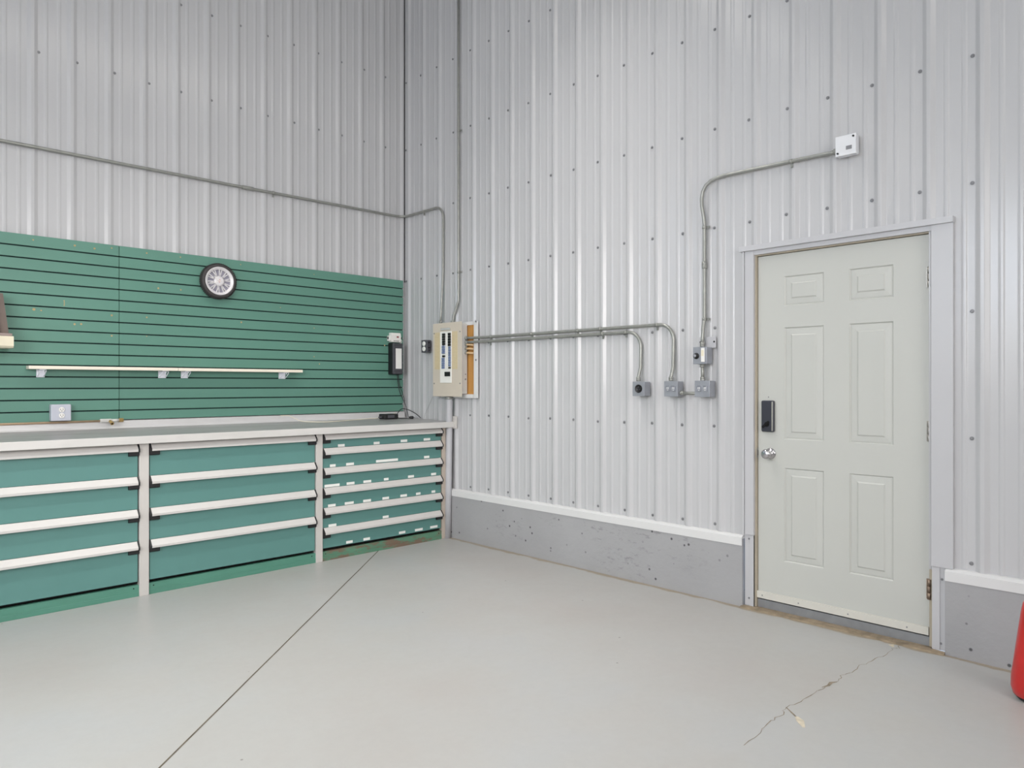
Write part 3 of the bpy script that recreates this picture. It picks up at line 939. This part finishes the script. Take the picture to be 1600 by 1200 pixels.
cable('white_cord', [(-1.28, -.10, zbk + .052), (-1.22, -.12, zbk + .050), (-1.17, -.135, zbk + .028), (-1.12, -.17, zbk + .004), (-1.0, -.26, zbk - .002), (-.86, -.25, zbk - .002), (-.74, -.20, zbk - .001), (-.62, -.16, zbk), (-.50, -.125, zbk + .002), (-.44, -.11, zbk + .003), (-.36, -.105, zbk + .004), (-.24, -.10, zbk + .02), (-.15, -.085, zbk + .045)], .0034, 'cable_white',
      'cream cord running along the back of the workbench to the adapter')
cable('thin_wire', [(-.022, -.500, 1.275), (-.022, -.470, 1.215), (-.023, -.425, 1.15), (-.024, -.375, 1.08), (-.030, -.345, zbk + .003)], .0013, 'galv',
      'thin grey wire hanging from the electrical panel to the workbench')

# ------------------------------------------------------------------ electrical panel on its plywood backing
pb = thing('plywood_backing', 'orange plywood backing in a white steel frame behind the electrical panel', 'backing board', (-.02, -.83, 1.215))
mb = MB(); mb.box(-.026, -.0195, -1.036, -.60, 1.225, 1.825)
mb.build('board', 'plywood', pb)
mb = MB()
mb.box(-.036, -.0195, -1.073, -1.031, 1.202, 1.842, .002)
mb.box(-.036, -.0195, -1.022, -.60, 1.813, 1.842); mb.box(-.036, -.0195, -1.022, -.60, 1.202, 1.235)
mb.slot(1)
for z in (1.838, 1.52): mb.cyl((-.036, -1.062, z), (-.041, -1.062, z), .008, 8)
mb.build('steel_frame', ['white_trim', 'screw'], pb)

FX = -.105                                 # panel cover
ep = thing('electrical_panel', 'beige electrical panel with two columns of breakers in right wall corner', 'electrical panel', (-.03, -.75, 1.214))
mb = MB(); mb.box(FX + .006, -.0367, -.936, -.575, 1.238, 1.826)
for z, r in ((1.36, .008), (1.402, .006)):
    mb.slot(1).cyl((-.055, -.936, z), (-.055, -.938, z), r, 10); mb.slot(0)
mb.build('cabinet', ['panel_side', 'screw'], ep)
mb = MB()
mb.box(FX, FX + .0055, -.946, -.560, 1.214, 1.842, .0022, 2)
for y in (-.580, -.926):
    for z in (1.325, 1.758):
        mb.slot(1).cyl((FX, y, z), (FX - .003, y, z), .006, 8); mb.slot(0)
mb.build('cover', ['panel', 'screw'], ep)
mb = MB(); mb.box(FX - .005, FX, -.818, -.664, 1.330, 1.768, .002); mb.slot(1).box(FX - .0075, FX - .002, -.800, -.676, 1.778, 1.797, .004)
mb.build('breaker_trim', ['panel_white', 'panel_side'], ep)
for y0, y1 in ((-.664, -.588), (-.892, -.822)):
    m_ = MB(); m_.box(FX - .002, FX, y0, y1, 1.446, 1.763)
    m_.build('directory_card', 'directory', ep)
# breakers: two columns of handles
def breakers(y0, y1, z0, z1, n, mtl):
    for k in range(n):
        a = z0 + (z1 - z0) * k / n; b_ = z0 + (z1 - z0) * (k + 1) / n
        m_ = MB(); m_.box(FX - .013, FX - .0045, y0, y1, a + .001, b_ - .001, .001, 1)
        m_.build('breaker', mtl, ep)
breakers(-.738, -.700, 1.650, 1.752, 5, 'black')
breakers(-.735, -.697, 1.578, 1.648, 3, 'breaker_blue')
breakers(-.736, -.702, 1.548, 1.566, 1, 'black')
breakers(-.730, -.694, 1.450, 1.544, 5, 'breaker_blue')
breakers(-.812, -.778, 1.640, 1.754, 5, 'black')
breakers(-.812, -.784, 1.468, 1.638, 8, 'breaker_blue')
breakers(-.812, -.784, 1.450, 1.465, 1, 'black')
mb = MB(); mb.box(FX - .012, FX - .0045, -.803, -.733, 1.386, 1.424, .002)
mb.build('main_breaker', 'black', ep)

ep.location.y -= .0135

# ------------------------------------------------------------------ conduits
RC = 0.0108
WX = -(RIB + RC + .001)                    # centre line of a conduit lying on the ribs
def strap(parent, p, along, side, r=RC):
    """a one-hole strap: saddle round the pipe and a screwed tab towards side"""
    p = Vector(p); al_ = Vector(along); s = Vector(side)
    m_ = MB()
    m_.cyl(p - al_ * .009, p + al_ * .009, r + .0025, 14)
    n = al_.cross(s).normalized()
    if (p + n).x + (p + n).y < p.x + p.y: n = -n
    t = p + s * (r + .014) + n * (r - .0015)
    q0 = t - s * .016 - al_ * .008; 
    A = [t - s * .016 - al_ * .008, t - s * .016 + al_ * .008, t + s * .010 + al_ * .008, t + s * .010 - al_ * .008]
    B = [v - n * .003 for v in A]
    m_.face(A); m_.face(B)
    for i in range(4): m_.face([A[i], A[(i + 1) % 4], B[(i + 1) % 4], B[i]])
    m_.cyl(t + s * .001 - n * .003, t + s * .001 - n * .008, .005, 8)
    m_.build('strap', 'galv', parent)
def coupling(parent, p0, p1, r=RC, name='coupling'):
    m_ = MB(); p0 = Vector(p0); p1 = Vector(p1); d = p1 - p0
    m_.lathe([(r + .001, 0), (r + .0045, .002), (r + .0045, d.length * .45), (r + .003, d.length * .5), (r + .0045, d.length * .55), (r + .0045, d.length - .002), (r + .001, d.length)], p0, d, 14)
    m_.build(name, 'galv', parent)
def conduit(label, pts, r=RC, mtl='galv', name='conduit'):
    P = [Vector(p) for p in pts]
    t = thing(name, label, 'conduit', P[0], 'steel conduits on the walls')
    m_ = MB(); m_.tube(P, r, 14); m_.build('pipe', mtl, t)
    return t
# 1 along the left wall, round the corner, down to the panel
zc_ = 2.862
pts = [(-5.9, WX, 2.848), (-3.1, WX, 2.857), (-1.5, WX, 2.862), (-.12, WX, zc_ + .010)]
pts += arc((-.10, -.10, zc_ + .012), .10 + WX, PI / 2, 0, (1, 0, 0), (0, 1, 0), 6)[1:]
pts += [(WX, -.20, zc_ + .013)]
pts += arc((WX, -.515, zc_ - .087), .10, PI / 2, PI, (0, 1, 0), (0, 0, 1), 8)
pts += [(WX, -.613, 2.30), (-.048, -.612, 1.92), (-.050, -.611, 1.828)]
t = conduit('long grey conduit across the left wall, round the corner and down to the panel', pts)
coupling(t, (-1.56, WX, 2.8618), (-1.47, WX, 2.862))
strap(t, (-1.30, WX, 2.864), (1, 0, 0), (0, 0, -1))
strap(t, (WX, -.335, zc_ + .013), (0, 1, 0), (0, 0, -1))
coupling(t, (-.050, -.611, 1.868), (-.050, -.611, 1.828), name='connector')
# 2 from the ceiling down to the panel
t = conduit('vertical grey conduit coming down from the ceiling to the top of the panel',
            [(WX, -.822, 4.99), (WX, -.822, 3.4), (WX, -.822, 2.04), (WX - .001, -.818, 2.02), (WX - .006, -.795, 1.955), (WX - .012, -.775, 1.91), (WX - .014, -.771, 1.88), (-.048, -.770, 1.828)])
strap(t, (WX, -.822, 3.478), (0, 0, 1), (0, -1, 0)); strap(t, (WX, -.822, 2.273), (0, 0, 1), (0, -1, 0))
coupling(t, (-.048, -.770, 1.862), (-.048, -.770, 1.828), name='connector')
# 3, 4 horizontal pair to the socket boxes
def drop_run(z, yb, yd, zend, label, straps):
    pts = [(-.056, -.9515, z), (-.050, -1.03, z), (WX - .004, -1.15, z), (WX, -1.35, z)]
    r = .105
    pts += arc((WX, yd + r, z - r), r, PI / 2, PI, (0, 1, 0), (0, 0, 1), 10)
    pts += [(WX - .004, yd, zend + .09), (-.052, yd, zend + .03), (-.053, yd, zend)]
    t = conduit(label, pts)
    for y in straps: strap(t, (WX, y, z), (0, 1, 0), (0, 0, -1))
    coupling(t, (-.053, yd, zend + .028), (-.053, yd, zend), name='connector')
    coupling(t, (-.056, -.9505, z), (-.0545, -.975, z), name='connector')
    return t
drop_run(1.704, 0, -2.958, 1.337, 'upper of two parallel conduits from the panel, ending at the grey box with two sockets', [-1.23, -1.69, -2.15, -2.36, -2.83])
drop_run(1.669, 0, -2.705, 1.337, 'lower of two parallel conduits from the panel, ending at the round black socket', [-1.22, -2.38, -2.58])
# stubs of cable crossing the plywood
for k, (z, lab) in enumerate(((1.648, 'highest of the three short tan cables crossing the plywood'), (1.615, 'middle one of the three short tan cables crossing the plywood'), (1.580, 'lowest of the three short tan cables crossing the plywood'))):
    t = thing('cable_stub', lab, 'cable', (-.056, -.951, z), 'tan cables crossing the plywood')
    m_ = MB(); m_.tube(spline([(-.056, -.968, z), (-.053, -.995, z - .001), (-.046, -1.018, z - .003), (-.0375, -1.0305, z - .004)], 5), .0085, 10)
    m_.build('cable', 'stub', t)
    m_ = MB(); m_.cyl((-.056, -.9505, z), (-.056, -.972, z), .012, 8, False)
    m_.build('clamp', 'galv', t)
# 5 from the switch box up and across to the zinc box
r = .12
pts = [(-.052, -3.182, 1.545), (-.050, -3.182, 1.60), (-.040, -3.180, 1.66), (WX, -3.180, 1.72), (WX, -3.180, 2.30), (WX - .002, -3.178, 2.34), (WX - .010, -3.168, 2.42)]
pts += [(WX - .010, -3.166, 2.463), (WX - .010, -3.174, 2.503), (WX - .009, -3.195, 2.540), (WX - .007, -3.228, 2.562), (WX - .004, -3.27, 2.573), (WX - .001, -3.31, 2.577), (WX, -3.36, 2.577)]
pts += [(WX, -3.85, 2.570), (WX - .003, -3.94, 2.566), (-.042, -3.995, 2.565)]
t = conduit('grey conduit rising from the switch box and bending right to the zinc box', pts)
strap(t, (WX, -3.180, 2.285), (0, 0, 1), (0, -1, 0)); strap(t, (WX, -3.180, 1.718), (0, 0, 1), (0, -1, 0)); strap(t, (WX, -3.730, 2.5715), (0, 1, 0), (0, 0, -1))
coupling(t, (WX, -3.180, 2.075), (WX, -3.180, 2.03))
coupling(t, (-.051, -3.182, 1.575), (-.052, -3.182, 1.545), name='connector'); coupling(t, (-.041, -3.972, 2.5655), (-.042, -3.995, 2.565), name='connector')
# 6, 7 short pieces between the boxes
t = conduit('short vertical conduit between the switch box and the box below it', [(-.053, -3.185, 1.336), (-.053, -3.184, 1.39), (-.053, -3.183, 1.442)])
coupling(t, (-.053, -3.185, 1.336), (-.053, -3.185, 1.362), name='connector'); coupling(t, (-.053, -3.183, 1.420), (-.053, -3.183, 1.442), name='connector')
t = conduit('short horizontal conduit joining the two grey socket boxes near the door', [(-.052, -3.026, 1.262), (-.052, -3.09, 1.261), (-.052, -3.152, 1.260)], .010)
coupling(t, (-.052, -3.026, 1.262), (-.052, -3.050, 1.262), .010, 'connector')
# 8 large grey conduit from panel to floor
t = conduit('thick light grey conduit from the panel through the workbench corner to the floor', [(-.060, -.742, 1.214), (PX, -.737, 1.16), (PX, PY, 1.05), (PX, PY, .90), (PX - .005, PY + .004, .45), (PX - .008, PY + .010, 0.0)], PRAD, 'galv_light', 'floor_conduit')
m_ = MB(); m_.lathe([(PRAD + .001, 0), (PRAD + .006, .002), (PRAD + .006, .018), (PRAD + .001, .022)], (-.060, -.742, 1.190), (0, 0, 1), 16); m_.build('connector', 'galv', t)

# ------------------------------------------------------------------ boxes on the right wall
BXF, BXB = -.088, -.0195
def wall_box(name, label, cat, y0, y1, z0, z1, mtl='grey_box', xf=BXF, bev=.004, group=None):
    t = thing(name, label, cat, (BXB, (y0 + y1) / 2, z0), group)
    m_ = MB(); m_.box(xf + .004, BXB, y0, y1, z0, z1, bev, 2); m_.build('box_body', mtl, t)
    m_ = MB(); m_.box(xf, xf + .004, y0 - .001, y1 + .001, z0 - .001, z1 + .001, .0015, 2); m_.build('cover_plate', mtl, t)
    return t
GB = 'grey steel boxes on the right wall'
b1 = wall_box('outlet_box', 'grey box with one large round black socket on the right wall', 'outlet box', -2.777, -2.684, 1.240, 1.334, group=GB)
m_ = MB(); yc, zc2 = -2.733, 1.288
m_.lathe([(.027, 0), (.027, .006), (.023, .007), (.021, .003), (.001, .003)], (BXF, yc, zc2), (-1, 0, 0), 24, False)
m_.slot(1)
for a in (PI / 2, PI * 7 / 6, -PI / 6):
    m_.box(BXF - .0045, BXF - .003, yc + math.cos(a) * .011 - .004, yc + math.cos(a) * .011 + .004, zc2 + math.sin(a) * .011 - .0025, zc2 + math.sin(a) * .011 + .0025)
m_.build('round_socket', ['black', 'charger'], b1)
def sockets2(box, ys, z):
    for y in ys:
        m_ = MB()
        m_.box(BXF - .003, BXF, y - .014, y + .014, z - .017, z + .017, .006, 3)
        m_.slot(1)
        m_.box(BXF - .0036, BXF - .003, y - .006, y - .003, z - .002, z + .009); m_.box(BXF - .0036, BXF - .003, y + .003, y + .006, z - .002, z + .009)
        m_.cyl((BXF - .003, y, z - .009), (BXF - .0036, y, z - .009), .0028, 8)
        m_.build('socket', ['grey_box', 'paper'], box)
b2 = wall_box('outlet_box', 'grey box with two sockets under the longer wall conduit', 'outlet box', -3.027, -2.929, 1.240, 1.336, group=GB)
sockets2(b2, (-2.957, -2.999), 1.289)
b3 = wall_box('outlet_box', 'grey box with two sockets directly below the switch box', 'outlet box', -3.252, -3.151, 1.240, 1.338, group=GB)
sockets2(b3, (-3.181, -3.223), 1.289)
sw = wall_box('switch_box', 'grey switch box with black knob and painted white glint beside the door', 'switch box', -3.232, -3.140, 1.441, 1.544, group=GB)
m_ = MB(); m_.lathe([(.019, 0), (.019, .004), (.015, .006), (.013, .020), (.011, .022), (.001, .022)], (BXF, -3.163, 1.490), (-1, 0, 0), 20, False); m_.slot(1).lathe([(.010, .0215), (.010, .024), (.001, .024)], (BXF, -3.163, 1.490), (-1, 0, 0), 16, False)
m_.build('knob', ['black', 'grey_box'], sw)
m_ = MB(); m_.box(BXF - .006, BXF, -3.221, -3.196, 1.452, 1.538, .003, 2); m_.slot(1).box(BXF - .0066, BXF - .0058, -3.216, -3.200, 1.488, 1.524)
m_.build('glint_plate', ['white_plastic', 'cream'], sw)  # white plate stands in for the bright glint at the box corner
m_ = MB(); m_.box(-.024, -.0195, -3.258, -3.140, 1.540, 1.608, .001, 1)
m_.slot(1)
for y in (-3.152, -3.247): m_.cyl((-.024, y, 1.577), (-.0262, y, 1.577), .006, 8)
m_.build('mounting_plate', ['galv_light', 'seam_dark'], sw)
jb = wall_box('junction_box', 'bright zinc junction box high on the wall above the door', 'junction box', -4.096, -3.992, 2.527, 2.631, 'bright_box', -.068, .006)
m_ = MB()
for y, z in ((-4.084, 2.618), (-4.004, 2.541)):
    m_.cyl((-.068, y, z), (-.074, y, z), .005, 8)
m_.build('cover_screw', 'black', jb)
m_ = MB(); m_.box(-.0688, -.068, -4.076, -4.046, 2.553, 2.573); m_.build('sticker', 'screw', jb)
# twin socket box left of the panel
ts = thing('outlet_box', 'small dark grey box with two pale sockets left of the panel', 'outlet box', (BXB, -.397, 1.600))
m_ = MB(); m_.box(-.062, BXB, -.438, -.356, 1.602, 1.712, .004, 2)
m_.build('box_body', 'charger', ts)
m_ = MB(); m_.box(-.066, -.062, -.439, -.355, 1.601, 1.713, .002, 1); m_.build('cover_plate', 'charger', ts)
for z in (1.679, 1.633):
    m_ = MB(); m_.lathe([(.021, 0), (.021, .005), (.017, .007), (.001, .007)], (-.066, -.397, z), (-1, 0, 0), 16, False)
    m_.build('socket', 'paper', ts)
for z in (1.69, 1.645, 1.62):
    m_ = MB(); m_.cyl((-.045, -.438, z), (-.045, -.447, z), .006, 8); m_.build('knockout', 'black', ts)

# ------------------------------------------------------------------ red cylinder at the right edge
EX, EY = -.335, -4.915
fe = thing('fire_extinguisher', 'red tapered fire extinguisher standing on the floor at right edge', 'fire extinguisher', (EX, EY, 0))
m_ = MB(); m_.lathe([(.0, .004), (.062, .004), (.080, .022), (.087, .05), (.086, .09), (.052, .36), (.045, .40), (.030, .43), (.018, .44), (.0, .44)], (EX, EY, 0), (0, 0, 1), 40, False)
m_.build('cylinder', 'red', fe)
m_ = MB(); m_.lathe([(.060, 0), (.064, .004), (.076, .017), (.070, .0165), (.055, .004)], (EX, EY, 0), (0, 0, 1), 32, False)
m_.build('base_ring', 'black', fe)
m_ = MB(); m_.lathe([(.018, .438), (.018, .465), (.012, .47), (.0, .47)], (EX, EY, 0), (0, 0, 1), 16, False)
m_.build('valve', 'brass', fe)
m_ = MB(); m_.prism([(EX - .015, .468), (EX + .09, .490), (EX + .09, .496), (EX - .015, .478)], 'y', EY - .009, EY + .009); m_.prism([(EX, .462), (EX + .085, .448), (EX + .085, .442), (EX, .452)], 'y', EY - .008, EY + .008)
m_.build('handle', 'black', fe)

# ------------------------------------------------------------------ light
def ceiling_lamp(x, y, z, power, spread, col=(1.0, 0.965, 0.92)):
    t = thing('strip_light', 'white strip light hung from the ceiling out of the picture', 'ceiling light', (x, y, z), 'strip lights under the ceiling')
    m_ = MB()
    m_.box(x - 1.22, x + 1.22, y - .11, y + .11, z - .06, z, .004)
    m_.build('housing', 'lamp_body', t)
    for sy in (-.06, .06):
        m_ = MB(); m_.cyl((x - 1.18, y + sy, z - .085), (x + 1.18, y + sy, z - .085), .014, 10)
        m_.build('lamp_tube', 'tube', t)
    for sx in (-.9, .9):
        m_ = MB(); m_.cyl((x + sx, y, z), (x + sx, y, CEIL), .006, 8)
        m_.build('hanger', 'galv', t)
    l = bpy.data.lights.new('lamp', 'AREA')
    l.shape = 'RECTANGLE'; l.size = 2.3; l.size_y = .2; l.energy = power; l.color = col; l.spread = math.radians(spread)
    o = bpy.data.objects.new('lamp', l); COL.objects.link(o)
    o.parent = t; o.location = (0, 0, -.11)
for (x, y, z, p, sp_) in ((-1.85, -2.4, 4.62, 30, 114), (-4.6, -2.4, 4.62, 26, 130), (-7.6, -2.0, 4.62, 12, 180),
                          (-1.75, -6.4, 4.62, 12, 140), (-4.6, -6.4, 4.62, 14, 150), (-7.6, -6.4, 4.62, 14, 170)):
    ceiling_lamp(x, y, z, p, sp_)

w = bpy.data.worlds.new('sky'); scene.world = w; w.use_nodes = True
bg = w.node_tree.nodes['Background']
bg.inputs['Color'].default_value = (0.60, 0.75, 1.0, 1); bg.inputs['Strength'].default_value = 7.0

# invented soft fill beside the camera, added to brighten the low corner
sl = bpy.data.lights.new('fill_light', 'AREA'); sl.shape = 'RECTANGLE'; sl.size = 2.6; sl.size_y = 2.0
sl.energy = 72; sl.spread = math.radians(110); sl.color = (1.0, 0.975, 0.95)
so = bpy.data.objects.new('fill_light', sl); COL.objects.link(so)
so.location = (-5.7, -4.3, 2.3)
so.rotation_euler = (Vector((-0.25, -1.3, 0.45)) - so.location).to_track_quat('-Z', 'Y').to_euler()

s2 = sl.copy(); s2.energy = 50; s2.spread = math.radians(115)  # second added fill, unseen behind the camera, brightens the left wall
so2 = bpy.data.objects.new('fill_light', s2); COL.objects.link(so2)
so2.location = (-2.6, -8.2, 2.4)
so2.rotation_euler = (Vector((-1.9, 0.0, 1.3)) - so2.location).to_track_quat('-Z', 'Y').to_euler()

def portal(cx, cy, cz, sx, sy, rot):
    l = bpy.data.lights.new('daylight_portal', 'AREA'); l.shape = 'RECTANGLE'; l.size = sx; l.size_y = sy
    l.cycles.is_portal = True
    o = bpy.data.objects.new('daylight_portal', l); COL.objects.link(o); o.location = (cx, cy, cz); o.rotation_euler = rot
portal((WIN[0] + WIN[1]) / 2, .07, (WIN[2] + WIN[3]) / 2, WIN[1] - WIN[0], WIN[3] - WIN[2], (-PI / 2, 0, 0))
portal(XW - .07, (WIN2[0] + WIN2[1]) / 2, (WIN2[2] + WIN2[3]) / 2, WIN2[3] - WIN2[2], WIN2[1] - WIN2[0], (0, -PI / 2, 0))

# ------------------------------------------------------------------ camera
cam = bpy.data.cameras.new('camera')
cam.sensor_fit = 'HORIZONTAL'; cam.sensor_width = 36.0
cam.lens = 36.0 * 1127.19 / 1600
cam.shift_y = 1.65 / 1600
co = bpy.data.objects.new('camera', cam); COL.objects.link(co)
co.location = (-3.98729, -5.54301, 1.31161)
co.rotation_euler = (PI / 2, 0, -0.7724075)
scene.camera = co

scene.view_settings.view_transform = 'Standard'
scene.view_settings.look = 'None'
scene.view_settings.exposure = -0.16
scene.cycles.use_denoising = True
scene.cycles.max_bounces = 8
scene.cycles.diffuse_bounces = 6
scene.cycles.glossy_bounces = 4
